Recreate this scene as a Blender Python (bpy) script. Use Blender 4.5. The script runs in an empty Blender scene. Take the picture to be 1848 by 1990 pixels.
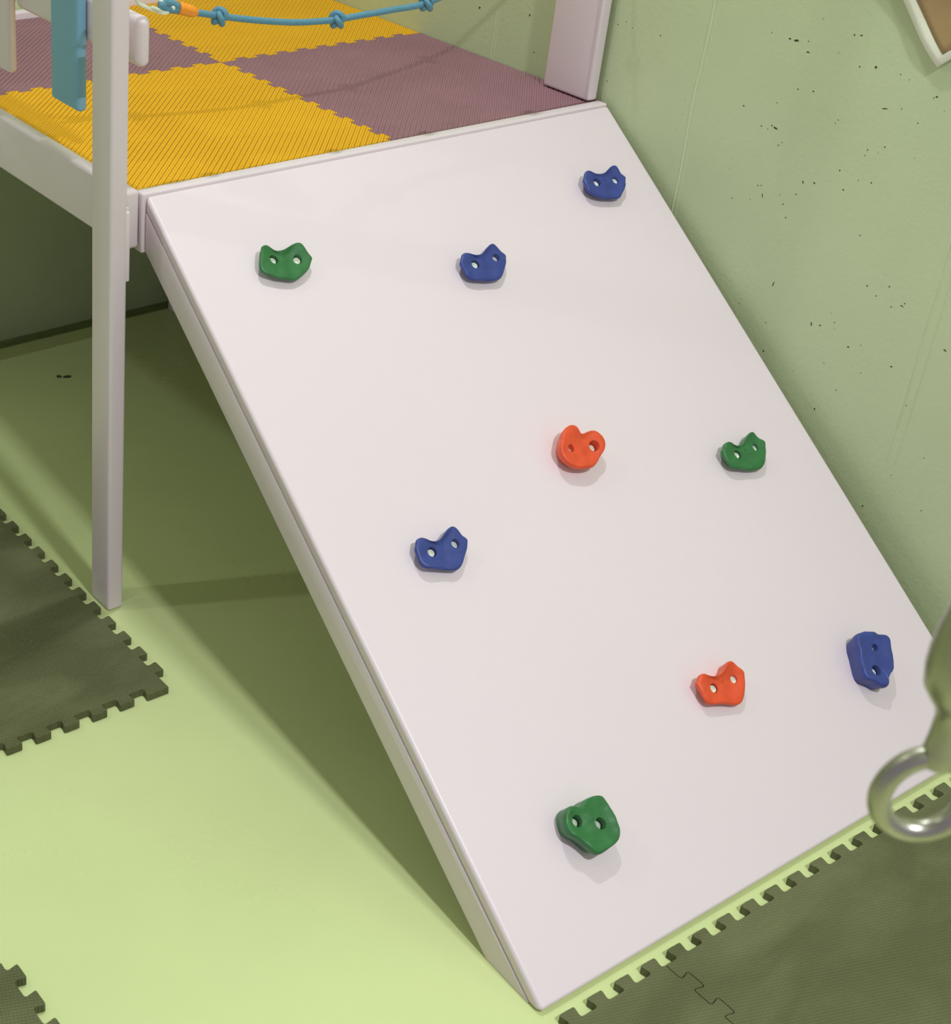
import bpy, bmesh, math, random
from mathutils import Vector, Matrix, noise as mnoise
S = bpy.context.scene
random.seed(7)

# ---------------------------------------------------------------- camera
RR = Vector((0.8225465565599879, -0.5668570447277075, 0.04571928623542468))    # right
DD = Vector((-0.25315224922793134, -0.43695489258776155, -0.8631247653465038)) # down
FF = Vector((0.5092456195218041, 0.6983863634738209, -0.50291687813362))       # forward
CAM = Vector((-1.97577019, -1.71849964, 1.4250994))
FPX, PPX, PPY = 3033.308, 449.875, 894.683
cd = bpy.data.cameras.new('camera'); cam = bpy.data.objects.new('camera', cd)
S.collection.objects.link(cam); S.camera = cam
cam.matrix_world = Matrix(((RR.x, -DD.x, -FF.x, CAM.x), (RR.y, -DD.y, -FF.y, CAM.y), (RR.z, -DD.z, -FF.z, CAM.z), (0, 0, 0, 1)))
cd.sensor_fit = 'HORIZONTAL'; cd.sensor_width = 36.0; cd.lens = FPX * 36 / 1848
cd.shift_x = (924 - PPX) / 1848; cd.shift_y = (PPY - 995) / 1848
cd.clip_start = 0.02; cd.clip_end = 50
cd.dof.use_dof = True; cd.dof.focus_distance = 2.35; cd.dof.aperture_fstop = 21

# ---------------------------------------------------------------- light
w = bpy.data.worlds.new('world'); S.world = w; w.use_nodes = True
w.node_tree.nodes['Background'].inputs[0].default_value = (0.97, 0.90, 1.12, 1)
w.node_tree.nodes['Background'].inputs[1].default_value = 0.38
def tube_light(name, x, y, z, lx, ly, power):
    l = bpy.data.lights.new(name, 'AREA'); l.shape = 'RECTANGLE'; l.size = lx; l.size_y = ly
    l.energy = power; l.color = (0.925, 0.955, 1.0)
    o = bpy.data.objects.new(name, l); S.collection.objects.link(o); o.location = (x, y, z)
    return o
LAMPS = [(-.72, .04, 3.30, 30.0), (-1.20, -2.86, 3.25, 83.0), (-2.95, .80, 3.25, 12.0)]
for lx_, ly_, lz_, lp_ in LAMPS:
    tube_light('lamp_light', lx_, ly_, lz_ - 0.005, .20, 0.02, lp_)
S.view_settings.view_transform = 'Standard'; S.view_settings.look = 'None'
S.view_settings.exposure = 0.0; S.view_settings.gamma = 1.0; S.view_settings.use_curve_mapping = False

# ---------------------------------------------------------------- helpers
C = S.collection
def ray(u, v):
    return RR * ((u - PPX) / FPX) + DD * ((v - PPY) / FPX) + FF
def s2l(c):
    return tuple((x / 12.92 if x <= .04045 else ((x + .055) / 1.055) ** 2.4) for x in [k / 255 for k in c])
def mat(name, rgb, rough=.5, metal=0, var=0.0, vscale=6, bump=0.0, bscale=200, spec=.5, extra=None, lin=False):
    m = bpy.data.materials.new(name); m.use_nodes = True; nt = m.node_tree; N = nt.nodes; L = nt.links
    b = N['Principled BSDF']; b.inputs['Roughness'].default_value = rough; b.inputs['Metallic'].default_value = metal
    b.inputs['Specular IOR Level'].default_value = spec
    c = rgb if lin else s2l(rgb)
    tc = N.new('ShaderNodeTexCoord')
    if var:
        n = N.new('ShaderNodeTexNoise'); n.inputs['Scale'].default_value = vscale; n.inputs['Detail'].default_value = 5
        L.new(tc.outputs['Object'], n.inputs['Vector'])
        r = N.new('ShaderNodeValToRGB'); r.color_ramp.elements[0].position = .35; r.color_ramp.elements[1].position = .65
        r.color_ramp.elements[0].color = (*[k * (1 - var) for k in c], 1); r.color_ramp.elements[1].color = (*[min(1, k * (1 + var)) for k in c], 1)
        L.new(n.outputs['Fac'], r.inputs['Fac']); L.new(r.outputs['Color'], b.inputs['Base Color'])
    else:
        b.inputs['Base Color'].default_value = (*c, 1)
    if bump:
        n2 = N.new('ShaderNodeTexNoise'); n2.inputs['Scale'].default_value = bscale; n2.inputs['Detail'].default_value = 3
        L.new(tc.outputs['Object'], n2.inputs['Vector'])
        bp = N.new('ShaderNodeBump'); bp.inputs['Strength'].default_value = bump; bp.inputs['Distance'].default_value = .002
        L.new(n2.outputs['Fac'], bp.inputs['Height']); L.new(bp.outputs['Normal'], b.inputs['Normal'])
    if extra: extra(m, nt, b, tc)
    return m
def link(name, me, m=None, parent=None, loc=None):
    o = bpy.data.objects.new(name, me); C.objects.link(o)
    if m is not None:
        for k in (m if isinstance(m, (list, tuple)) else [m]): me.materials.append(k)
    if parent is not None:
        o.parent = parent
        o.matrix_parent_inverse = Matrix.Identity(4)
    if loc is not None: o.location = loc
    return o
def bm_obj(name, bm, m=None, parent=None, origin=(0, 0, 0), smooth=None, bevel=0, seg=3):
    """bm is in world space; parented at an unrotated empty at parent.location"""
    bmesh.ops.recalc_face_normals(bm, faces=bm.faces)
    if bevel:
        bmesh.ops.bevel(bm, geom=[e for e in bm.edges if len(e.link_faces) == 2 and e.calc_face_angle(0) > .6], offset=bevel, segments=seg, profile=.5, affect='EDGES', clamp_overlap=True)
    bmesh.ops.recalc_face_normals(bm, faces=bm.faces)
    o0 = Vector(parent.location) if parent is not None else Vector(origin)
    if parent is not None and parent.parent is not None: o0 = Vector(parent.parent.location) + Vector(parent.location)
    bmesh.ops.translate(bm, verts=bm.verts, vec=-o0)
    if smooth is not None:
        for f in bm.faces: f.smooth = True
    me = bpy.data.meshes.new(name); bm.to_mesh(me); bm.free()
    o = link(name, me, m, parent, None if parent is not None else origin)
    if smooth is not None:
        try: me.set_sharp_from_angle(angle=math.radians(smooth))
        except Exception: pass
    return o
def box(bm, x0, x1, y0, y1, z0, z1):
    v = [bm.verts.new((x, y, z)) for x in (x0, x1) for y in (y0, y1) for z in (z0, z1)]
    for f in ((0, 1, 3, 2), (4, 6, 7, 5), (0, 4, 5, 1), (2, 3, 7, 6), (0, 2, 6, 4), (1, 5, 7, 3)):
        bm.faces.new([v[i] for i in f])
def add_box(name, x0, x1, y0, y1, z0, z1, m, parent=None, bevel=.002, origin=None, seg=3):
    bm = bmesh.new(); box(bm, x0, x1, y0, y1, z0, z1)
    return bm_obj(name, bm, m, parent, origin or ((x0 + x1) / 2, (y0 + y1) / 2, z0), smooth=35, bevel=bevel, seg=seg)
def prism(bm, pts, z0, z1):
    lo = [bm.verts.new((p[0], p[1], z0)) for p in pts]; hi = [bm.verts.new((p[0], p[1], z1)) for p in pts]
    n = len(pts)
    ft = bm.faces.new(hi); fb = bm.faces.new(lo[::-1])
    for i in range(n): bm.faces.new((lo[i], lo[(i + 1) % n], hi[(i + 1) % n], hi[i]))
    return ft, fb
def sweep(bm, pts, rad, seg=12, closed=False):
    """tube through points, parallel transport"""
    pts = [Vector(p) for p in pts]; n = len(pts)
    T = []
    for i in range(n):
        a = pts[(i - 1) % n] if closed or i > 0 else pts[i]; b = pts[(i + 1) % n] if closed or i < n - 1 else pts[i]
        T.append((b - a).normalized())
    up = Vector((0, 0, 1)) if abs(T[0].z) < .9 else Vector((1, 0, 0))
    nrm = (up - T[0] * up.dot(T[0])).normalized(); rings = []
    for i in range(n):
        nrm = (nrm - T[i] * nrm.dot(T[i])).normalized(); bi = T[i].cross(nrm)
        r = rad[i] if isinstance(rad, (list, tuple)) else rad
        rings.append([bm.verts.new(pts[i] + (nrm * math.cos(2 * math.pi * k / seg) + bi * math.sin(2 * math.pi * k / seg)) * r) for k in range(seg)])
    if closed:
        # align twist of last ring to first
        best = min(range(seg), key=lambda s: sum((rings[-1][(k + s) % seg].co - rings[0][k].co).length for k in range(seg)))
    m_ = n if closed else n - 1
    for i in range(m_):
        A = rings[i]; B = rings[(i + 1) % n]
        off = 0
        if closed and i == n - 1: A = [A[(k + best) % seg] for k in range(seg)]
        for k in range(seg):
            bm.faces.new((A[k], A[(k + 1) % seg], B[(k + 1) % seg], B[k]))
    if not closed:
        bm.faces.new(rings[0][::-1]); bm.faces.new(rings[-1])
def spline(P, n=8):
    P = [Vector(p) for p in P]; out = []
    Q = [P[0] * 2 - P[1]] + P + [P[-1] * 2 - P[-2]]
    for i in range(1, len(Q) - 2):
        for k in range(n):
            t = k / n
            out.append(.5 * ((2 * Q[i]) + (Q[i + 1] - Q[i - 1]) * t + (2 * Q[i - 1] - 5 * Q[i] + 4 * Q[i + 1] - Q[i + 2]) * t * t + (3 * Q[i] - Q[i - 1] - 3 * Q[i + 1] + Q[i + 2]) * t ** 3))
    out.append(P[-1]); return out
def tag(o, label=None, cat=None, group=None, kind=None):
    if label: o['label'] = label
    if cat: o['category'] = cat
    if group: o['group'] = group
    if kind: o['kind'] = kind
    return o
def empty(name, loc, label=None, cat=None, group=None):
    o = bpy.data.objects.new(name, None); C.objects.link(o); o.location = loc; o.empty_display_size = .05
    return tag(o, label, cat, group)

# ---------------------------------------------------------------- materials
def wall_extra(m, nt, b, tc):
    N = nt.nodes; L = nt.links
    n = N.new('ShaderNodeTexNoise'); n.inputs['Scale'].default_value = 3; n.inputs['Detail'].default_value = 8
    L.new(tc.outputs['Object'], n.inputs['Vector'])
    n2 = N.new('ShaderNodeTexNoise'); n2.inputs['Scale'].default_value = 160; n2.inputs['Detail'].default_value = 4
    L.new(tc.outputs['Object'], n2.inputs['Vector'])
    vo = N.new('ShaderNodeTexVoronoi'); vo.inputs['Scale'].default_value = 45; L.new(tc.outputs['Object'], vo.inputs['Vector'])
    lt = N.new('ShaderNodeMath'); lt.operation = 'LESS_THAN'; lt.inputs[1].default_value = .06; L.new(vo.outputs['Distance'], lt.inputs[0])
    n3 = N.new('ShaderNodeTexNoise'); n3.inputs['Scale'].default_value = 7; L.new(tc.outputs['Object'], n3.inputs['Vector'])
    gt = N.new('ShaderNodeMath'); gt.operation = 'GREATER_THAN'; gt.inputs[1].default_value = .52; L.new(n3.outputs['Fac'], gt.inputs[0])
    mu = N.new('ShaderNodeMath'); mu.operation = 'MULTIPLY'; L.new(lt.outputs[0], mu.inputs[0]); L.new(gt.outputs[0], mu.inputs[1])
    mul = N.new('ShaderNodeMath'); mul.operation = 'MULTIPLY'; mul.inputs[1].default_value = .35; L.new(mu.outputs[0], mul.inputs[0])
    src = b.inputs['Base Color'].links[0].from_socket
    mx = N.new('ShaderNodeMixRGB'); mx.inputs[2].default_value = (*s2l((110, 115, 80)), 1)
    L.new(mul.outputs[0], mx.inputs[0]); L.new(src, mx.inputs[1]); L.new(mx.outputs[0], b.inputs['Base Color'])
    ad = N.new('ShaderNodeMath'); ad.operation = 'MULTIPLY_ADD'; ad.inputs[1].default_value = .8
    L.new(n2.outputs['Fac'], ad.inputs[0]); L.new(n.outputs['Fac'], ad.inputs[2])
    bp = N.new('ShaderNodeBump'); bp.inputs['Strength'].default_value = .3; bp.inputs['Distance'].default_value = .002
    L.new(ad.outputs[0], bp.inputs['Height']); L.new(bp.outputs['Normal'], b.inputs['Normal'])
M_wall = mat('green_wall_paint', (190, 203, 161), .62, var=.04, vscale=2.5, extra=wall_extra)
M_ridge = mat('green_wall_paint_ridge', (196, 209, 168), .6, var=.03)
M_hole = mat('bare_chip', (52, 58, 34), .9, var=.3, vscale=300)
def floor_extra(m, nt, b, tc):
    N = nt.nodes; L = nt.links
    n = N.new('ShaderNodeTexNoise'); n.inputs['Scale'].default_value = 2.2; n.inputs['Detail'].default_value = 9; n.inputs['Roughness'].default_value = .65
    L.new(tc.outputs['Object'], n.inputs['Vector'])
    r = N.new('ShaderNodeValToRGB'); r.color_ramp.elements[0].position = .3; r.color_ramp.elements[0].color = (.22,) * 3 + (1,)
    r.color_ramp.elements[1].position = .7; r.color_ramp.elements[1].color = (.42,) * 3 + (1,)
    L.new(n.outputs['Fac'], r.inputs['Fac']); L.new(r.outputs['Color'], b.inputs['Roughness'])
M_floor = mat('green_floor_paint', (206, 217, 156), .33, var=.03, vscale=3, bump=.06, bscale=30, extra=floor_extra)
M_fchip = mat('floor_stain', (70, 78, 52), .6)
M_strip = mat('dark_green_strip', (112, 128, 76), .5, var=.1, vscale=30)
M_paint = mat('lilac_white_lacquer', (228, 213, 219), .36, var=.012, vscale=2, bump=.03, bscale=450)
M_teal = mat('teal_lacquer', (126, 176, 206), .4, bump=.03, bscale=450)
def foam_extra(scale, rot, dist, strength, sepn=.08):
    def f(m, nt, b, tc):
        N = nt.nodes; L = nt.links
        mp = N.new('ShaderNodeMapping'); mp.inputs['Rotation'].default_value = (0, 0, rot); L.new(tc.outputs['Object'], mp.inputs['Vector'])
        wv = N.new('ShaderNodeTexWave'); wv.wave_type = 'BANDS'; wv.bands_direction = 'X'; wv.wave_profile = 'SIN'
        wv.inputs['Scale'].default_value = scale; wv.inputs['Distortion'].default_value = .12; wv.inputs['Detail'].default_value = 1; wv.inputs['Detail Scale'].default_value = 1.5
        L.new(mp.outputs[0], wv.inputs['Vector'])
        n = N.new('ShaderNodeTexNoise'); n.inputs['Scale'].default_value = 600; L.new(tc.outputs['Object'], n.inputs['Vector'])
        ad = N.new('ShaderNodeMath'); ad.operation = 'MULTIPLY_ADD'; ad.inputs[1].default_value = sepn; L.new(n.outputs['Fac'], ad.inputs[0]); L.new(wv.outputs['Fac'], ad.inputs[2])
        bp = N.new('ShaderNodeBump'); bp.inputs['Strength'].default_value = strength; bp.inputs['Distance'].default_value = dist
        L.new(ad.outputs[0], bp.inputs['Height']); L.new(bp.outputs['Normal'], b.inputs['Normal'])
    return f
# object-space stripes run at 45 degrees (along +x+y), 8 mm apart
WS = 1 / .008 * (math.pi * 2) / 20
M_yel = mat('yellow_foam', (255, 188, 36), .75, var=.03, vscale=8, spec=.25, extra=foam_extra(WS, math.radians(45), .0040, 1.0))
M_pur = mat('plum_foam', (156, 114, 124), .75, var=.05, vscale=8, spec=.3, extra=foam_extra(WS, math.radians(45), .0030, .9))
def black_extra(m, nt, b, tc):
    N = nt.nodes; L = nt.links
    # cross weave emboss
    mp = N.new('ShaderNodeMapping'); mp.inputs['Rotation'].default_value = (0, 0, math.radians(20)); L.new(tc.outputs['Object'], mp.inputs['Vector'])
    W1 = N.new('ShaderNodeTexWave'); W1.bands_direction = 'X'; W1.inputs['Scale'].default_value = 75; L.new(mp.outputs[0], W1.inputs['Vector'])
    W2 = N.new('ShaderNodeTexWave'); W2.bands_direction = 'Y'; W2.inputs['Scale'].default_value = 75; L.new(mp.outputs[0], W2.inputs['Vector'])
    mu = N.new('ShaderNodeMath'); mu.operation = 'MULTIPLY'; L.new(W1.outputs['Fac'], mu.inputs[0]); L.new(W2.outputs['Fac'], mu.inputs[1])
    bp = N.new('ShaderNodeBump'); bp.inputs['Strength'].default_value = .8; bp.inputs['Distance'].default_value = .0012
    L.new(mu.outputs[0], bp.inputs['Height']); L.new(bp.outputs['Normal'], b.inputs['Normal'])
    # chalky scuffs
    mp2 = N.new('ShaderNodeMapping'); mp2.inputs['Scale'].default_value = (1, 2.6, 1); mp2.inputs['Rotation'].default_value = (0, 0, math.radians(-35)); L.new(tc.outputs['Object'], mp2.inputs['Vector'])
    n = N.new('ShaderNodeTexNoise'); n.inputs['Scale'].default_value = 4.5; n.inputs['Detail'].default_value = 6; n.inputs['Distortion'].default_value = .8; L.new(mp2.outputs[0], n.inputs['Vector'])
    r = N.new('ShaderNodeValToRGB'); r.color_ramp.elements[0].position = .42; r.color_ramp.elements[0].color = (0, 0, 0, 1)
    r.color_ramp.elements[1].position = .80; r.color_ramp.elements[1].color = (1, 1, 1, 1)
    L.new(n.outputs['Fac'], r.inputs['Fac'])
    mx = N.new('ShaderNodeMixRGB'); mx.inputs[1].default_value = (*s2l((90, 93, 60)), 1); mx.inputs[2].default_value = (*s2l((112, 114, 80)), 1)
    L.new(r.outputs['Color'], mx.inputs[0]); L.new(mx.outputs[0], b.inputs['Base Color'])
M_black = mat('black_foam', (84, 86, 54), .62, spec=.35, extra=black_extra)
M_green = mat('green_hold_plastic', (50, 112, 62), .42, var=.10, vscale=60, bump=.25, bscale=70)
M_blue = mat('blue_hold_plastic', (54, 68, 138), .42, var=.12, vscale=60, bump=.25, bscale=70)
M_red = mat('orange_red_hold_plastic', (226, 82, 46), .42, var=.08, vscale=60, bump=.25, bscale=70)
M_bolt = mat('zinc_bolt', (240, 244, 230), .35, metal=.35)
M_dark = mat('dark_recess', (18, 18, 16), .7)
M_zinc = mat('zinc_steel', (172, 168, 156), .36, metal=1.0, var=.08, vscale=40, bump=.1, bscale=60)
def rope_extra(m, nt, b, tc):
    N = nt.nodes; L = nt.links
    v = N.new('ShaderNodeTexVoronoi'); v.inputs['Scale'].default_value = 260; L.new(tc.outputs['Object'], v.inputs['Vector'])
    lt = N.new('ShaderNodeMath'); lt.operation = 'LESS_THAN'; lt.inputs[1].default_value = .22; L.new(v.outputs['Distance'], lt.inputs[0])
    mx = N.new('ShaderNodeMixRGB'); mx.inputs[1].default_value = (*s2l((88, 140, 164)), 1); mx.inputs[2].default_value = (*s2l((120, 140, 150)), 1)
    L.new(lt.outputs[0], mx.inputs[0]); L.new(mx.outputs[0], b.inputs['Base Color'])
    bp = N.new('ShaderNodeBump'); bp.inputs['Strength'].default_value = .6; bp.inputs['Distance'].default_value = .0008
    L.new(v.outputs['Distance'], bp.inputs['Height']); L.new(bp.outputs['Normal'], b.inputs['Normal'])
M_rope = mat('blue_braided_rope', (88, 140, 164), .6, extra=rope_extra)
M_sleeve = mat('orange_shrink_sleeve', (245, 150, 40), .4, bump=.2, bscale=120)
M_paper = mat('white_paper', (238, 240, 220), .7, var=.02, vscale=20)
M_print = mat('brown_print', (166, 140, 96), .5, var=.14, vscale=14)
M_ceil = mat('ceiling_paint', (205, 208, 195), .8)
M_lamp = bpy.data.materials.new('lamp_tube'); M_lamp.use_nodes = True
_b = M_lamp.node_tree.nodes['Principled BSDF']; _b.inputs['Emission Color'].default_value = (1, .98, .92, 1); _b.inputs['Emission Strength'].default_value = 6
M_white = mat('white_metal', (225, 225, 220), .4)

# ---------------------------------------------------------------- room shell
WX = 0.014
bm = bmesh.new(); box(bm, -4.6, WX + .2, -4.2, 1.05, -.1, 0)
floor = bm_obj('floor', bm, [M_floor, M_fchip], None, (0, 0, 0)); 
# small stains in the floor mesh
def blob(bm, plane, a, b, ra, rb, ang, off, mi, n=9):
    vs = []
    for k in range(n):
        t = 2 * math.pi * k / n; r = 1 + random.uniform(-.3, .3)
        p = ra * math.cos(t) * r; q = rb * math.sin(t) * r
        x = a + p * math.cos(ang) - q * math.sin(ang); y = b + p * math.sin(ang) + q * math.cos(ang)
        vs.append(bm.verts.new((x, y, off) if plane == 'z' else (off, x, y)))
    f = bm.faces.new(vs); f.material_index = mi
    return f
bm = bmesh.new(); bm.from_mesh(floor.data)
for (x, y, ra, rb) in [(-.642, .703, .006, .007), (-.629, .695, .008, .007)]:
    f = blob(bm, 'z', x, y, ra, rb, .3, .0006, 1); f.normal_update()
    if f.normal.z < 0: f.normal_flip()
bm.to_mesh(floor.data); bm.free(); tag(floor, kind='structure')

bm = bmesh.new(); box(bm, WX, WX + .2, -4.2, .9, 0, 3.40)
PITS = [(-0.285,0.848),(-0.318,0.847),(-0.33,0.847),(-0.35,0.851),(-0.353,0.836),(-0.403,0.848),(-0.441,0.838),(-0.466,0.844),(-0.506,0.844),(-0.521,0.841),(-0.563,0.827),(-0.567,0.83),(-0.496,0.793),(-0.432,0.88),(-0.421,0.878),(-0.264,0.731),(-0.351,0.781),(-0.377,0.785),(-0.321,0.752),(-0.303,0.711),(-0.315,0.71),(-0.321,0.717),(-0.328,0.715),(-0.345,0.698),(-0.34,0.692),(-0.428,0.757),(-0.425,0.751),(-0.486,0.73),(-0.484,0.721),(-0.503,0.732),(-0.511,0.742),(-0.451,0.688),(-0.396,0.652),(-0.415,0.657),(-0.484,0.684),(-0.505,0.687),(-0.464,0.663),(-0.389,0.631),(-0.362,0.621),(-0.279,0.588),(-0.312,0.597),(-0.32,0.622),(-0.326,0.624),(-0.332,0.61),(-0.371,0.609),(-0.381,0.591),(-0.509,0.608),(-0.387,0.484),(-0.541,0.541),(-0.575,0.553),(-0.559,0.532),(-0.586,0.525),(-0.601,0.533),(-0.605,0.538),(-0.39,0.419),(-0.468,0.449),(-0.483,0.453),(-0.505,0.467),(-0.537,0.44),(-0.556,0.451),(-0.568,0.41),(-0.612,0.44),(-0.537,0.367),(-0.51,0.322),(-0.398,0.373),(-0.683,0.497),(-0.505,0.399),(-0.082,0.793),(-0.023,0.791),(-0.008,0.797),(-0.366,0.887),(-0.55,0.788),(-0.521,0.8),(-0.335,0.43),(-0.651,0.394),(.331,.741),(.207,.757),(.184,.698),(.011,.695),(.008,.789),(-.66,.28),(-.70,.33),(-.63,.21),(-.75,.42),(-.72,.25)]
BIG = {1: (.0028, .0011), 2: (.0040, .0015), 4: (.0026, .0010), 7: (.0016, .002), 11: (.0018, .001), 12: (.0045, .0006), 13: (.002, .001), 22: (.0032, .0014), 32: (.0009, .0026), 33: (.0022, .0010), 44: (.0010, .0010), 43: (.0006, .0045), 47: (.0008, .0048), 48: (.0018, .0009), 52: (.0032, .0006), 55: (.0009, .0030), 56: (.0018, .0011), 58: (.0018, .0012), 61: (.0016, .0011), 63: (.0013, .0016), 64: (.0014, .0014), 65: (.0024, .0011), 75: (.0022, .0022), 76: (.0012, .0026)}
for i, (y, z) in enumerate(PITS):
    a_, b_ = BIG.get(i, (random.uniform(.0006, .0013), random.uniform(.0006, .0013)))
    f = blob(bm, 'x', y, z, a_, b_, random.uniform(-.4, .4), WX - .0003, 2)
    f.normal_update()
    if f.normal.x > 0: f.normal_flip()
# raised formwork seams of the painted concrete (pairs of thin ridges)
def ridge(bm, y0, z0, z1, wdt, hgt, wob):
    prev = None; z = z0; k = 0
    while z < z1:
        yy = y0 + wob * mnoise.noise(Vector((y0 * 31, z * 9, 2))); hh = hgt * (.5 + .9 * abs(mnoise.noise(Vector((y0 * 7, z * 24, 5)))))
        cur = [bm.verts.new((WX + .0005, yy - wdt, z)), bm.verts.new((WX - hh, yy - wdt * .3, z)), bm.verts.new((WX - hh, yy + wdt * .3, z)), bm.verts.new((WX + .0005, yy + wdt, z))]
        if prev:
            for j in range(3):
                f = bm.faces.new((prev[j], prev[j + 1], cur[j + 1], cur[j])); f.material_index = 1
        prev = cur; z += .012
for y0, wdt, hgt, wob in [(.288, .0009, .0010, .0015), (.281, .0008, .0008, .0015), (-.170, .0022, .0013, .004), (-.178, .0010, .0008, .003), (-.648, .0010, .0010, .002), (-.662, .0009, .0009, .002)]:
    ridge(bm, y0, .3 if y0 < 0 else .6, 1.6, wdt, hgt, wob)
me = bpy.data.meshes.new('wall_right'); 
bm.to_mesh(me); bm.free(); wall = link('wall_right', me, [M_wall, M_ridge, M_hole]); tag(wall, kind='structure')
add = add_box('wall_back', -4.6, WX, .9, 1.05, 0, 3.40, M_wall, bevel=0); tag(add, kind='structure')
add = add_box('floor_strip', -4.5, WX - .001, .870, .8995, 0, .0016, M_strip, bevel=0); tag(add, kind='structure')  # thin darker green strip on the floor along the back wall
add = add_box('ceiling', -4.6, WX + .2, -4.2, 1.05, 3.40, 3.50, M_ceil, bevel=0); tag(add, kind='structure')
LAB = ['small ceiling lamp above the platform', 'small ceiling lamp in front of the ramp, behind the camera', 'small ceiling lamp on the far left side of the room']
for i, (lx_, ly_, lz_, lp_) in enumerate(LAMPS):
    e = empty('ceiling_lamp', (lx_, ly_, 3.40), LAB[i], 'lamp', 'ceiling lamps')
    add_box('housing', lx_ - .17, lx_ + .17, ly_ - .07, ly_ + .07, lz_ + .03, 3.40, M_white, e, .004)
    bm = bmesh.new(); sweep(bm, [(lx_ - .15, ly_, lz_ + .014), (lx_ + .15, ly_, lz_ + .014)], .013); bm_obj('tube', bm, M_lamp, e, smooth=40)

# ---------------------------------------------------------------- puzzle mats
P = .0447
def tooth_path(t0, t1, phase, d, sgn=1, r=.14):
    """offset polyline along an edge; teeth centred at phase + k*P, returns [(t, o)]"""
    out = []
    k0 = math.ceil((t0 - phase) / P + .35); k1 = math.floor((t1 - phase) / P - .35)
    for k in range(k0, k1 + 1):
        c0 = phase + k * P
        raw = [(c0 - .20 * P, -d / 2), (c0 - .29 * P, d / 2), (c0 + .29 * P, d / 2), (c0 + .20 * P, -d / 2)]
        # rounded corners
        full = [(c0 - .5 * P, -d / 2)] + raw + [(c0 + .5 * P, -d / 2)]
        for j in range(1, 5):
            a, b, c_ = Vector((*full[j - 1], 0)), Vector((*full[j], 0)), Vector((*full[j + 1], 0))
            rr = min(.0042, (a - b).length * .45, (c_ - b).length * .45)
            p1 = b + (a - b).normalized() * rr; p2 = b + (c_ - b).normalized() * rr
            for q in (0, .33, .67, 1):
                pt = p1 * (1 - q) ** 2 + b * 2 * q * (1 - q) + p2 * q * q
                out.append((pt.x, pt.y * sgn))
    return out
def mat_outline(x0, x1, y0, y1, px, py, d, straight=(), gap=.00025):
    """counter-clockwise outline; straight: sides ('s','e','n','w') without teeth; px/py phases.
    All seams use the same tooth shape pointing +y (horizontal seams) or +x (vertical seams)."""
    out = []
    c = d / 2
    def S_(t): return [(t_, y0 + o) for t_, o in t]
    # south, left to right
    lo = lambda s: 0 if s in straight else c
    cs = 0 if 's' in straight else c; cn = 0 if 'n' in straight else c; cw = 0 if 'w' in straight else c; ce = 0 if 'e' in straight else c
    out.append((x0 - cw, y0 - cs))
    if 's' not in straight: out += [(t, y0 + o) for t, o in tooth_path(x0, x1, px, d)]
    out.append((x1 - ce, y0 - cs))
    if 'e' not in straight: out += [(x1 + o, t) for t, o in tooth_path(y0, y1, py, d)]
    out.append((x1 - ce, y1 - cn))
    if 'n' not in straight: out += [(t, y1 + o) for t, o in tooth_path(x0, x1, px, d)][::-1]
    out.append((x0 - cw, y1 - cn))
    if 'w' not in straight: out += [(x0 + o, t) for t, o in tooth_path(y0, y1, py, d)][::-1]
    return out
def puzzle_mat(name, rect, z0, z1, px, py, d, m, label, cat, group, straight=()):
    gp = .0006 if m is M_black else .00035
    x0, x1, y0, y1 = rect
    pts = mat_outline(x0, x1, y0, y1, px, py, d, straight)
    # shrink slightly so neighbours leave a hairline
    n = len(pts); q = []
    for i in range(n):
        a = Vector((*pts[i - 1], 0)); b = Vector((*pts[i], 0)); c_ = Vector((*pts[(i + 1) % n], 0))
        t = (c_ - a)
        if t.length < 1e-9: t = Vector((1, 0, 0))
        nv = Vector((-t.y, t.x, 0)).normalized(); q.append((b.x + nv.x * gp, b.y + nv.y * gp))
    cx, cy = (x0 + x1) / 2, (y0 + y1) / 2
    bm = bmesh.new(); ft, fb = prism(bm, q, z0, z1)
    # soft upper rim
    res = bmesh.ops.inset_individual(bm, faces=[ft], thickness=.0006, depth=0)
    bmesh.ops.translate(bm, verts=list(ft.verts), vec=(0, 0, .0005))
    bmesh.ops.triangulate(bm, faces=[f for f in bm.faces if len(f.verts) > 4])
    o = bm_obj(name, bm, m, None, (cx, cy, z0)); tag(o, label, cat, group); return o
TM = .011
G1 = 'black puzzle mats on the floor'
D = .0155
puzzle_mat('puzzle_mat', (-1.608, -.982, -.2355, .3905), 0, TM, -1.215, .0736, D, M_black, 'black interlocking foam floor mat with free corner beside the tall front post', 'mat', G1)
puzzle_mat('puzzle_mat', (-2.044, -1.418, -1.185, -.559), 0, TM, -1.7, -.59, D, M_black, 'black interlocking foam floor mat cut by the lower left corner of the photo', 'mat', G1)
puzzle_mat('puzzle_mat', (-1.3883, -.7625, -1.6023, -.9765), 0, TM, -.7402, -1.0180, D, M_black, 'black interlocking foam mat in front of the lowest ramp corner, left of the mat joint', 'mat', G1)
puzzle_mat('puzzle_mat', (-.7625, -.1367, -1.6023, -.9765), 0, TM, -.7402, -1.0180, D, M_black, 'large black interlocking foam mat along the ramp foot, under the hanging steel ring', 'mat', G1)
puzzle_mat('puzzle_mat', (-.1367, WX - .001, -1.6023, -.9765), 0, TM, -.7402, -1.0180, D, M_black, 'narrow black foam mat by the wall at the far end of the ramp foot', 'mat', G1, ('e',))
ZM = .6485; ZT = .6590
G2 = 'striped foam mats on the platform'
XS, YS = -.434, .487
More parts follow.
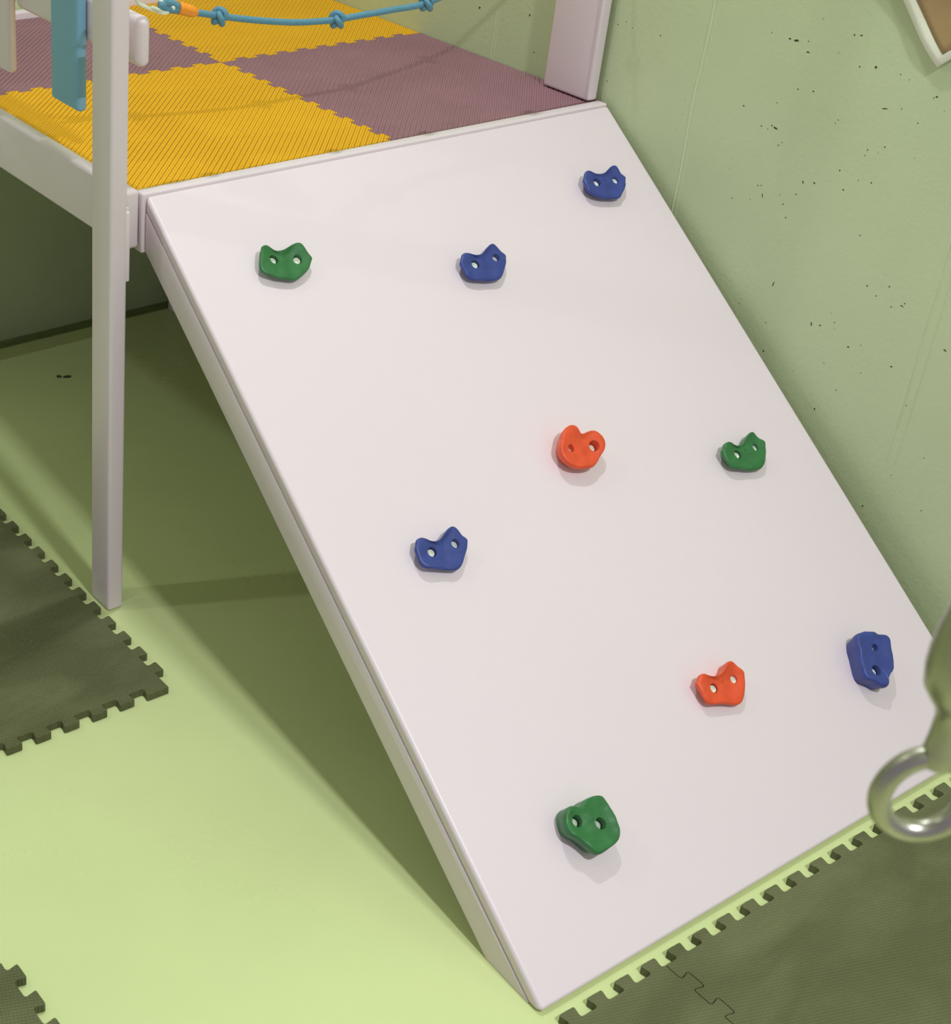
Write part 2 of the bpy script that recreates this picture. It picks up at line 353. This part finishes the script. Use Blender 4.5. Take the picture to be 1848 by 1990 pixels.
puzzle_mat('deck_mat', (XS, WX - .001, .017, YS), ZM, ZT, -.036, .042, .011, M_pur, 'plum ribbed foam mat beside the wall at the top of the ramp', 'mat', G2, ('s', 'e'))
puzzle_mat('deck_mat', (-.9015, XS, .017, YS), ZM, ZT, -.036, .042, .011, M_yel, 'yellow ribbed foam mat at the ramp top beside the front post', 'mat', G2, ('s', 'w'))
puzzle_mat('deck_mat', (XS, WX - .001, YS, .8745), ZM, ZT, -.036, .042, .011, M_yel, 'yellow ribbed foam mat at the back, behind the blue rope', 'mat', G2, ('n', 'e'))
puzzle_mat('deck_mat', (-.9015, XS, YS, .8745), ZM, ZT, -.036, .042, .011, M_pur, 'plum ribbed foam mat at the back left, behind the pickets', 'mat', G2, ('n', 'w'))

# ---------------------------------------------------------------- platform
plat = empty('play_platform', (-.45, .45, 0), 'pale lilac wooden play platform with posts and side fence, topped with foam mats', 'play platform')
add_box('deck_board', -.9, .008, .016, .880, .630, .6480, M_paint, plat, .001)
add_box('side_rail', -.9255, -.9022, -.002, .897, .583, .668, M_paint, plat, .006, seg=4)
add_box('front_rail', -.9005, .006, -.0050, .0155, .575, .6625, M_paint, plat, .003)
add_box('back_rail', -.9, .006, .8755, .897, .583, .672, M_paint, plat, .003)
# tall front post (inner edge rounded except for the blank where the rail is fixed)
bm = bmesh.new(); box(bm, -.963, -.936, -.027, .026, 0, 1.75)
post = bm_obj('front_post', bm, M_paint, plat, smooth=35, bevel=.0050, seg=4)
add_box('post_block', -.942, -.9315, -.0262, .024, .548, .650, M_paint, plat, .0022)
add_box('post_spacer', -.9335, -.925, -.012, .012, .59, .65, M_paint, plat, .001)
add_box('wall_post', -.017, .0045, .018, .125, .6615, 1.75, M_paint, plat, .005, seg=4)
add_box('leg', -.925, -.895, .83, .88, 0, .583, M_paint, plat, .005)
add_box('leg', -.283, -.251, .845, .868, 0, .630, M_paint, plat, .004)
add_box('leg', -.03, .002, .02, .07, 0, .58, M_paint, plat, .004)
add_box('rear_post', -.963, -.933, .82, .875, 0, 1.75, M_paint, plat, .006)
fr = add_box('fence_rail', -.899, -.8790, .012, .358, .830, .897, M_paint, plat, .010, seg=5)
add_box('fence_rail', -.899, -.8790, .378, .89, .830, .897, M_paint, plat, .010, seg=5)
add_box('rail_block', -.935, -.8975, .036, .056, .845, .885, M_paint, plat, .001)
pk = add_box('picket', -.9150, -.8995, .144, .224, .735, 1.45, M_teal, plat, .006, seg=4); pk['label'] = 'teal painted picket'
for y in (.352, .54, .72):
    add_box('picket', -.9150, -.8995, y, y + .082, .735, 1.45, M_paint, plat, .006, seg=4)
add_box('fence_top_rail', -.899, -.8725, .004, .89, 1.36, 1.43, M_paint, plat, .008)
bm = bmesh.new()
bmesh.ops.create_cone(bm, cap_ends=True, segments=20, radius1=.007, radius2=.006, depth=.006, matrix=Matrix.Translation((-.9305, .004, .010)) @ Matrix.Rotation(math.pi / 2, 4, 'Y'))
tb = bm_obj('anchor_tab', bm, M_teal, plat, smooth=30); tb['label'] = 'small blue tab at the post foot'
bm = bmesh.new()
bmesh.ops.create_cone(bm, cap_ends=True, segments=14, radius1=.0022, radius2=.0022, depth=.003, matrix=Matrix.Translation((-.926, .002, .012)) @ Matrix.Rotation(math.pi / 2, 4, 'Y'))
bm_obj('screw_hole', bm, M_dark, plat, smooth=30)

# ---------------------------------------------------------------- ramp
TL = Vector((-.8955, -.006, .6600)); BL = Vector((-.9415, -.9545, .0085)); WV = Vector((.9015, 0, 0))
DS = BL - TL; LEN = DS.length
NRM = WV.cross(-DS).normalized()
if NRM.z < 0: NRM = -NRM
EX = Vector((1, 0, 0)); ES = (-DS).normalized()        # up-slope axis
ramp = empty('climbing_ramp', (-.49, -.95, 0), 'wide pale lilac sloping climbing board leaning from the floor to the platform', 'ramp')
def ramp_pt(a, b, h): return TL + WV * a + DS * b + NRM * h
th = .019
slp = DS.z / DS.y; yu = TL.y + (.0009 - (TL.z - th / abs(NRM.z))) / slp
prof = [(TL.y, TL.z), (BL.y, BL.z), (BL.y + .0085, .0009), (yu, .0009), (TL.y, TL.z - th / abs(NRM.z))]
def shx(y): return TL.x + (BL.x - TL.x) * (y - TL.y) / (BL.y - TL.y)
bm = bmesh.new()
A = [bm.verts.new((shx(y), y, z)) for y, z in prof]; B = [bm.verts.new((shx(y) + WV.x, y, z)) for y, z in prof]
bm.faces.new(A); bm.faces.new(B[::-1])
for i in range(5): bm.faces.new((A[i], B[i], B[(i + 1) % 5], A[(i + 1) % 5]))
panel = bm_obj('panel', bm, M_paint, ramp, smooth=40, bevel=.0060, seg=6)
def beam(x_off0, x_off1):
    bm = bmesh.new()
    topo = th / abs(NRM.z) + .0004
    sl = DS.z / DS.y
    zt = lambda y: TL.z + (y - TL.y) * sl - topo
    prof = [(-.0085, zt(-.0085)), (-.0085, .579), (-.857, .0008), (-.9315, .0008), (-.9315, max(.0012, zt(-.9315)))]
    # sheared in x to follow the board
    def X(y): return TL.x + (BL.x - TL.x) * (y / BL.y)
    A = [bm.verts.new((X(y) + x_off0, y, z)) for y, z in prof]; B = [bm.verts.new((X(y) + x_off1, y, z)) for y, z in prof]
    bm.faces.new(A); bm.faces.new(B[::-1])
    for i in range(len(prof)): bm.faces.new((A[i], B[i], B[(i + 1) % len(prof)], A[(i + 1) % len(prof)]))
    return bm
bm_obj('side_beam', beam(0, .031), M_paint, ramp, smooth=35, bevel=.0018, seg=2)
bm_obj('side_beam', beam(.8705, .9005), M_paint, ramp, smooth=35, bevel=.0018, seg=2)

bt = add_box('light_stop_batten', -.864, -.026, -.030, -.0052, .582, .622, M_paint, ramp, .0003)  # unseen board added to stop light leaking between ramp and platform
# ---------------------------------------------------------------- climbing holds
def on_ramp(u, v, h):
    d = ray(u, v); o = TL + NRM * h; t = (o - CAM).dot(NRM) / d.dot(NRM); return CAM + d * t
def chaikin(P_, n=2):
    for _ in range(n):
        Q = []
        for i in range(len(P_)):
            a = P_[i]; b = P_[(i + 1) % len(P_)]
            Q.append((a[0] * .75 + b[0] * .25, a[1] * .75 + b[1] * .25)); Q.append((a[0] * .25 + b[0] * .75, a[1] * .25 + b[1] * .75))
        P_ = Q
    return P_
def hold(crop, outline, holes, m, label, hz=.0185, base=.82, baseoff=(.0060, .002), dish=.003, big=(1, 1), tilt=.38):
    ox, oy, wpx = crop; s = 1848 / wpx
    hs = hz * .88
    pts = []
    for x, y in chaikin(outline, 1):
        p = on_ramp(ox + x / s, oy + y / s, hs) - NRM * hs; pts.append(p)
    cen = sum(pts, Vector()) / len(pts)
    def fac(y): return max(.55, min(1.5, 1 + tilt * y / .034))
    ch = chaikin(outline, 1); pts = []
    for x, y in ch:
        p = on_ramp(ox + x / s, oy + y / s, hs) - NRM * hs
        for _ in range(2):
            hh_ = hs * fac((p - cen).dot(ES)); p = on_ramp(ox + x / s, oy + y / s, hh_) - NRM * hh_
        pts.append(p)
    cen = sum(pts, Vector()) / len(pts)
    o_base = cen.copy()
    loc2 = [((p - cen).dot(EX), (p - cen).dot(ES)) for p in pts]
    # resample evenly
    L_ = [0]
    for i in range(len(loc2)): 
        a = loc2[i]; b = loc2[(i + 1) % len(loc2)]; L_.append(L_[-1] + math.hypot(a[0] - b[0], a[1] - b[1]))
    NP = 120; rs = []
    j = 0
    for k in range(NP):
        t = L_[-1] * k / NP
        while L_[j + 1] < t: j += 1
        f = (t - L_[j]) / max(1e-9, L_[j + 1] - L_[j]); a = loc2[j]; b = loc2[(j + 1) % len(loc2)]
        rs.append((a[0] + (b[0] - a[0]) * f, a[1] + (b[1] - a[1]) * f))
    bx, by = baseoff
    prof = [(base, .0, 1.0), (base + .02, hz * .10, .8), ((base + 1) / 2 - .01, hz * .38, .55), (.982, hz * .62, .15), (1.0, hz * .80, 0), (.99, hz * .90, 0), (.965, hz * .965, 0), (.93, hz * .995, 0), (.87, hz, 0), (.76, hz - dish * .25, 0), (.60, hz - dish * .6, 0), (.44, hz - dish * .9, 0), (.26, hz - dish, 0), (.1, hz - dish, 0)]
    bm = bmesh.new(); rings = []
    sd = random.uniform(0, 50)
    for t, h, ow in prof:
        ring = []
        for x, y in rs:
            X = x * t + bx * ow; Y = y * t + by * ow; nz = mnoise.noise(Vector((X * 55 + sd, Y * 55, h * 30)))
            hh = h + (nz * .0030 if h > hz * .5 else 0)
            k_ = 1 + (.02 * mnoise.noise(Vector((X * 90, Y * 90 + sd, h * 120))) if 0 < h < hz * .7 else 0)
            ring.append(bm.verts.new((X * k_, Y * k_, hh * fac(Y))))
        rings.append(ring)
    for a, b in zip(rings, rings[1:]):
        for k in range(NP): bm.faces.new((a[k], a[(k + 1) % NP], b[(k + 1) % NP], b[k]))
    cv = bm.verts.new((0, 0, hz - dish))
    for k in range(NP): bm.faces.new((rings[-1][k], rings[-1][(k + 1) % NP], cv))
    bm.faces.new(rings[0][::-1])
    bmesh.ops.recalc_face_normals(bm, faces=bm.faces)
    me = bpy.data.meshes.new('hold_tmp'); bm.to_mesh(me); bm.free()
    tmp = bpy.data.objects.new('hold_tmp', me); C.objects.link(tmp)
    # recessed bolt holes cut with flared cylinders
    cb = bmesh.new(); hp = []
    for i, (x, y) in enumerate(holes):
        p = on_ramp(ox + x / s, oy + y / s, hz * .95) - NRM * hz * .95 - cen; a, b = p.dot(EX), p.dot(ES); hp.append((a, b)); hf = fac(b)
        r = .0072 * big[i]
        bmesh.ops.create_cone(cb, cap_ends=True, segments=28, radius1=r * .86, radius2=r * 1.16, depth=hz + .02, matrix=Matrix.Translation((a, b, hz * .62 - .0066 + (hz + .02) / 2)))
    cm = bpy.data.meshes.new('cut_tmp'); cb.to_mesh(cm); cb.free(); cut = bpy.data.objects.new('cut_tmp', cm); C.objects.link(cut)
    md = tmp.modifiers.new('b', 'BOOLEAN'); md.object = cut; md.operation = 'DIFFERENCE'; md.solver = 'EXACT'
    bpy.context.view_layer.update()
    ev = tmp.evaluated_get(bpy.context.evaluated_depsgraph_get()); me2 = bpy.data.meshes.new_from_object(ev)
    bpy.data.objects.remove(tmp); bpy.data.objects.remove(cut)
    if len(me2.vertices) < 100: me2 = me
    for p_ in me2.polygons: p_.use_smooth = True
    try: me2.set_sharp_from_angle(angle=math.radians(42))
    except Exception: pass
    e = empty('climbing_hold', o_base, label, 'climbing hold', 'climbing holds on the ramp')
    R3 = Matrix((EX, ES - EX * ES.dot(EX), NRM)).transposed(); 
    ey = NRM.cross(EX).normalized(); R3 = Matrix((EX, ey, NRM)).transposed()
    e.rotation_euler = R3.to_euler()
    me2.name = 'hold_body'; me2.materials.clear(); hb = link('hold_body', me2, m, e)
    for a, b in hp:
        bm = bmesh.new(); bmesh.ops.create_cone(bm, cap_ends=True, segments=24, radius1=.0056, radius2=.0052, depth=.006, matrix=Matrix.Translation((a, b, hz * .62 - .003)))
        top = max(bm.faces, key=lambda f: f.calc_center_median().z if len(f.verts) > 4 else -1)
        # hexagonal socket
        r = bmesh.ops.inset_individual(bm, faces=[top], thickness=.0021, depth=0)
        bmesh.ops.translate(bm, verts=list(top.verts), vec=(0, 0, -.0022))
        for f in bm.faces: f.smooth = False
        bmesh.ops.create_cone(bm, cap_ends=True, segments=24, radius1=.0056, radius2=.0056, depth=.001, matrix=Matrix.Translation((a, b, hz * .62 - .0058)))
        bmz = bpy.data.meshes.new('bolt'); bm.to_mesh(bmz); bm.free(); link('bolt', bmz, M_bolt, e)
    return e
hold((1110, 300, 140), [(345,430),(400,412),(460,420),(560,465),(680,505),(780,510),(860,480),(930,410),(1000,340),(1050,312),(1130,312),(1180,355),(1240,450),(1300,530),(1400,590),(1418,640),(1405,700),(1410,800),(1380,900),(1320,1020),(1270,1110),(1230,1140),(1100,1150),(860,1130),(700,1100),(560,1050),(430,960),(370,880),(330,770),(290,650),(300,600),(325,530)], [(670, 690), (1165, 650)], M_blue, 'highest blue climbing hold, near the top right corner of the ramp', big=(1, .85))
hold((480, 450, 150), [(325,360),(390,315),(460,325),(560,385),(660,440),(760,458),(870,445),(990,390),(1090,320),(1180,290),(1260,300),(1330,350),(1400,440),(1480,550),(1575,650),(1570,700),(1540,780),(1510,880),(1430,980),(1330,1060),(1200,1150),(1080,1165),(940,1140),(760,1110),(560,1040),(400,980),(310,880),(280,780),(290,600),(300,480),(320,430)], [(645, 640), (1238, 650)], M_green, 'highest green climbing hold, at the upper left of the ramp near the front post')
hold((870, 450, 140), [(350,590),(385,530),(440,518),(540,545),(640,590),(740,605),(830,595),(900,550),(960,470),(1030,390),(1100,335),(1180,325),(1240,370),(1320,460),(1400,545),(1480,590),(1520,640),(1510,720),(1520,800),(1500,900),(1460,1010),(1420,1130),(1370,1210),(1290,1250),(1140,1265),(900,1250),(700,1230),(560,1190),(460,1110),(400,980),(340,860),(305,760),(330,690)], [(730, 800), (1245, 680)], M_blue, 'blue climbing hold level with the upper green one, at the middle of the ramp width', big=(1, .85))
hold((1050, 800, 160), [(600,320),(680,300),(750,320),(810,380),(860,460),(910,500),(980,490),(1080,450),(1180,432),(1280,460),(1380,550),(1450,660),(1475,760),(1450,870),(1390,970),(1340,1040),(1300,1130),(1240,1210),(1160,1250),(1020,1275),(850,1260),(700,1220),(590,1150),(500,1050),(430,920),(400,800),(420,680),(450,600),(470,500),(520,400)], [(690, 810), (1225, 765)], M_red, 'heart-shaped orange-red climbing hold near the middle of the ramp', hz=.027, big=(.8, 1.15), baseoff=(.006, .003), tilt=.22)
hold((1370, 820, 150), [(440,510),(500,468),(560,480),(650,525),(730,550),(830,555),(900,520),(950,450),(1000,350),(1060,275),(1140,248),(1190,270),(1240,330),(1310,410),(1400,470),(1445,520),(1450,620),(1465,730),(1450,850),(1440,980),(1400,1080),(1330,1140),(1250,1150),(1080,1155),(880,1120),(700,1100),(600,1060),(510,960),(440,840),(370,680),(420,610)], [(800, 750), (1228, 605)], M_green, 'green climbing hold by the wall-side edge of the ramp, right of the heart-shaped one', big=(1, .8))
hold((780, 1000, 160), [(330,540),(400,490),(470,505),(560,560),(650,595),(740,600),(830,575),(900,520),(970,420),(1040,330),(1120,280),(1170,275),(1240,320),(1320,410),(1400,500),(1480,550),(1508,600),(1500,680),(1500,780),(1460,900),(1410,1030),(1370,1140),(1310,1220),(1210,1265),(1050,1250),(850,1220),(700,1205),(560,1190),(480,1140),(400,1040),(350,900),(290,740),(320,660)], [(705, 810), (1225, 655)], M_blue, 'blue climbing hold on the left side at mid height of the ramp', big=(1, .9))
hold((1320, 1270, 160), [(430,480),(490,432),(560,450),(650,490),(770,515),(870,475),(960,420),(1010,330),(1050,230),(1110,185),(1200,180),(1260,225),(1340,310),(1430,375),(1490,430),(1495,540),(1505,680),(1485,850),(1470,980),(1430,1090),(1360,1150),(1250,1160),(1060,1130),(850,1115),(700,1130),(610,1090),(540,1000),(470,850),(380,660),(370,620),(415,580)], [(805, 750), (1268, 570)], M_red, 'lower orange-red climbing hold with two pointed ears', big=(1, .85))
hold((1620, 1200, 160), [(495,400),(540,350),(620,335),(690,308),(770,325),(890,330),(990,380),(1100,390),(1190,420),(1250,480),(1275,560),(1285,700),(1320,870),(1345,1000),(1345,1140),(1320,1210),(1260,1280),(1225,1350),(1215,1420),(1232,1470),(1240,1510),(1205,1550),(1150,1556),(1090,1535),(1000,1500),(920,1440),(800,1400),(700,1330),(640,1200),(610,1050),(580,900),(540,720),(505,580)], [(945, 670), (975, 1165)], M_blue, 'upright blue climbing hold at the lower right edge of the ramp, nearest the hanging ring', hz=.029, tilt=.05, base=.88, baseoff=(.001, .0), big=(.75, 1.1))
hold((1050, 1520, 190), [(430,600),(470,500),(540,440),(620,440),(700,470),(750,430),(830,350),(930,290),(1040,258),(1160,270),(1220,340),(1300,440),(1370,570),(1420,680),(1440,760),(1500,880),(1525,990),(1500,1090),(1430,1170),(1300,1260),(1180,1340),(1080,1370),(990,1330),(860,1200),(720,1090),(600,1030),(510,960),(450,800)], [(700, 720), (1150, 780)], M_green, 'lowest and largest green climbing hold, near the ramp foot', hz=.029, tilt=.05, base=.88, baseoff=(.003, .004), big=(1.1, 1.1))

# ---------------------------------------------------------------- rope across the ramp entrance
def aty(u, v, y=.02):
    d = ray(u, v); return CAM + d * ((y - CAM.y) / d.y)
rope_e = empty('rope', aty(580, 45), 'thin blue rope with overhand knots hanging across the platform entrance', 'rope')
cl = [aty(378, 24), aty(400, 27), aty(425, 31), aty(470, 36.5), aty(520, 41), aty(575, 43.5), aty(625, 41), aty(655, 38), aty(700, 30), aty(760, 19.5), aty(830, 5.5)]
cl += [Vector((-.31, .02, .885)), Vector((-.20, .021, .915)), Vector((-.10, .024, .955)), Vector((-.017, .030, 1.0))]
bm = bmesh.new(); sweep(bm, spline(cl, 8), .0046, 14); bm_obj('cord', bm, M_rope, rope_e, smooth=60)
def knot(c_, tv, sc=1.0):
    tv = tv.normalized(); a = tv.cross(Vector((0, 1, 0))).normalized(); b = tv.cross(a).normalized()
    pts = []
    for k in range(60):
        t = 2 * math.pi * k / 60
        # trefoil wrapped about the cord
        r = .0072 + .0030 * math.cos(3 * t / 1.0); pts.append(c_ + (a * math.cos(2 * t) + b * math.sin(2 * t)) * r * sc * 1.15 + tv * (.0062 * math.sin(3 * t)) * sc)
    bm = bmesh.new(); sweep(bm, pts, .0044, 12, closed=True); bm_obj('knot', bm, M_rope, rope_e, smooth=60)
for (u, v, u2, v2) in [(426, 33, 440, 35), (655, 39, 680, 34), (829, 6, 850, 2)]:
    p = aty(u, v); knot(p, aty(u2, v2) - p, .84)
knot(Vector((-.20, .021, .915)), Vector((1, 0, .3)))
sp = [aty(346, 15.5), aty(352, 16.5), aty(372, 22), aty(382, 24.5)]
bm = bmesh.new(); sweep(bm, spline(sp, 5), [.0082] * 3 + [.0086] * 3 + [.0082] * 4 + [.0078, .0074, .0068, .006, .0052, .005][:6], 16); sl = bm_obj('sleeve', bm, M_sleeve, rope_e, smooth=50); sl['label'] = 'orange shrink sleeve'
# eye of the rope, a doubled loop through the snap hook
a0 = aty(347, 13); a1 = aty(347, 19); b0 = aty(318, 4); b1 = aty(320, 17); tip = aty(311, 10)
bm = bmesh.new(); sweep(bm, spline([a0, aty(332, 7), b0, tip + Vector((0, -.004, 0)), b1, aty(334, 18), a1], 8), .0056, 12); bm_obj('eye', bm, M_rope, rope_e, smooth=60)
# snap hook
hk = empty('snap_hook', aty(295, 8), 'thin silver snap hook joining the blue rope to the front post', 'snap hook')
hp_ = [aty(330, 20), aty(316, 24), aty(300, 20), aty(285, 14), aty(268, 4), aty(262, -14), aty(272, -28), aty(290, -26), aty(302, -8), aty(314, 4), aty(326, 8), aty(334, 14)]
hp_ = [p + Vector((0, -.004 if i % 2 else .0, 0)) for i, p in enumerate(hp_)]
bm = bmesh.new(); sweep(bm, spline(hp_ + [hp_[0]], 6)[:-1], .0026, 12, closed=True); bm_obj('hook_body', bm, M_bolt, hk, smooth=60)
bm = bmesh.new(); sweep(bm, spline([aty(289, 11) + Vector((0, -.006, 0)), aty(302, 16) + Vector((0, -.006, 0)), aty(318, 22) + Vector((0, -.004, 0))], 5), .0020, 10); bm_obj('gate', bm, M_bolt, hk, smooth=60)
# eye bolt in the post holds the hook
eb = [Vector((-.934, .0, .945)), Vector((-.925, .004, .945)), Vector((-.918, .012, .952)), Vector((-.908, .018, .945)), Vector((-.912, .012, .934)), Vector((-.922, .004, .940))]
bm = bmesh.new(); sweep(bm, spline(eb, 6), .0022, 10); bm_obj('eye_screw', bm, M_bolt, plat, smooth=60)

# ---------------------------------------------------------------- paper picture on the wall
K = Vector((.004, -.5615, .8700)); eL = Vector((0, .690, .724)).normalized(); eR = Vector((0, -.755, .640)).normalized()
eR = (eR - eL * eR.dot(eL) * .9).normalized()
def sheet(name, s0, s1, t0, t1, off, m, parent, thick=.0004, n=28):
    bm = bmesh.new(); grid = []
    for i in range(n + 1):
        row = []
        for j in range(n + 1):
            s_ = s0 + (s1 - s0) * i / n; t_ = t0 + (t1 - t0) * j / n
            curl = .005 * (s_ / .12) ** 1.2 * math.exp(-t_ / .05) if s_ > 0 else 0
            curl = min(curl, .009 * math.exp(-t_ / .06)); curl += .0015 * math.sin(s_ * 60 + t_ * 40)
            bow = .004 * math.sin(math.pi * min(1, s_ / .115)) 
            p = K + eL * s_ + eR * (t_ - bow * math.exp(-t_ / .08)) + Vector((-curl - off, 0, 0)); row.append(bm.verts.new(p))
        grid.append(row)
    for i in range(n):
        for j in range(n): bm.faces.new((grid[i][j], grid[i + 1][j], grid[i + 1][j + 1], grid[i][j + 1]))
    o = bm_obj(name, bm, m, parent, smooth=60)
    sm = o.modifiers.new('thick', 'SOLIDIFY'); sm.thickness = thick; sm.offset = 0
    return o
pic = empty('paper_picture', K, 'white-bordered brown picture on curling paper stuck to the green wall', 'picture')
sheet('paper_sheet', 0, .32, 0, .26, 0, M_paper, pic)
sheet('printed_area', .0105, .31, .0165, .25, .0006, M_print, pic, .0002)

# ---------------------------------------------------------------- hanging steel ring in the foreground
RC = Vector((-1.48408, -1.50676, 1.02397))
ring = empty('hanging_ring', RC, 'blurred steel ring on a swivel hanging close to the camera', 'ring')
toc = (CAM - RC); toc.z = 0; toc.normalize()
side = Vector((-toc.y, toc.x, 0)); nrm = (toc * .88 + side * .47).normalized(); sx = Vector((-nrm.y, nrm.x, 0)).normalized(); upv = Vector((0, 0, 1))
pts = []
for k in range(48):
    t = 2 * math.pi * k / 48
    pts.append(RC + sx * (.0165 * math.cos(t)) + upv * (.0175 * math.sin(t) + (.0025 if math.sin(t) > 0 else 0) * math.sin(t)))
bm = bmesh.new(); sweep(bm, pts, .0044, 20, closed=True); bm_obj('loop', bm, M_zinc, ring, smooth=70)
bm = bmesh.new()
zz = [.017, .020, .024, .030, .038, .042, .046, .052, .060, .068, .078, .090, .100, .110, .116]
rr_ = [.0062, .0066, .0062, .0058, .0058, .0066, .0095, .0135, .0148, .0150, .0142, .0125, .0095, .0070, .0045]
sweep(bm, [RC + Vector((0, 0, z)) for z in zz], rr_, 28); bm_obj('swivel', bm, M_zinc, ring, smooth=70)
zc = .118; k = 0
while RC.z + zc < 3.38:
    ax = sx if k % 2 else nrm
    pts = [RC + Vector((0, 0, zc + .014)) + ax * (.008 * math.cos(t)) + upv * (.0165 * math.sin(t)) for t in [2 * math.pi * q / 20 for q in range(20)]]
    bm = bmesh.new(); sweep(bm, pts, .0024, 8, closed=True); bm_obj('chain_link', bm, M_zinc, ring, smooth=70)
    zc += .0275; k += 1
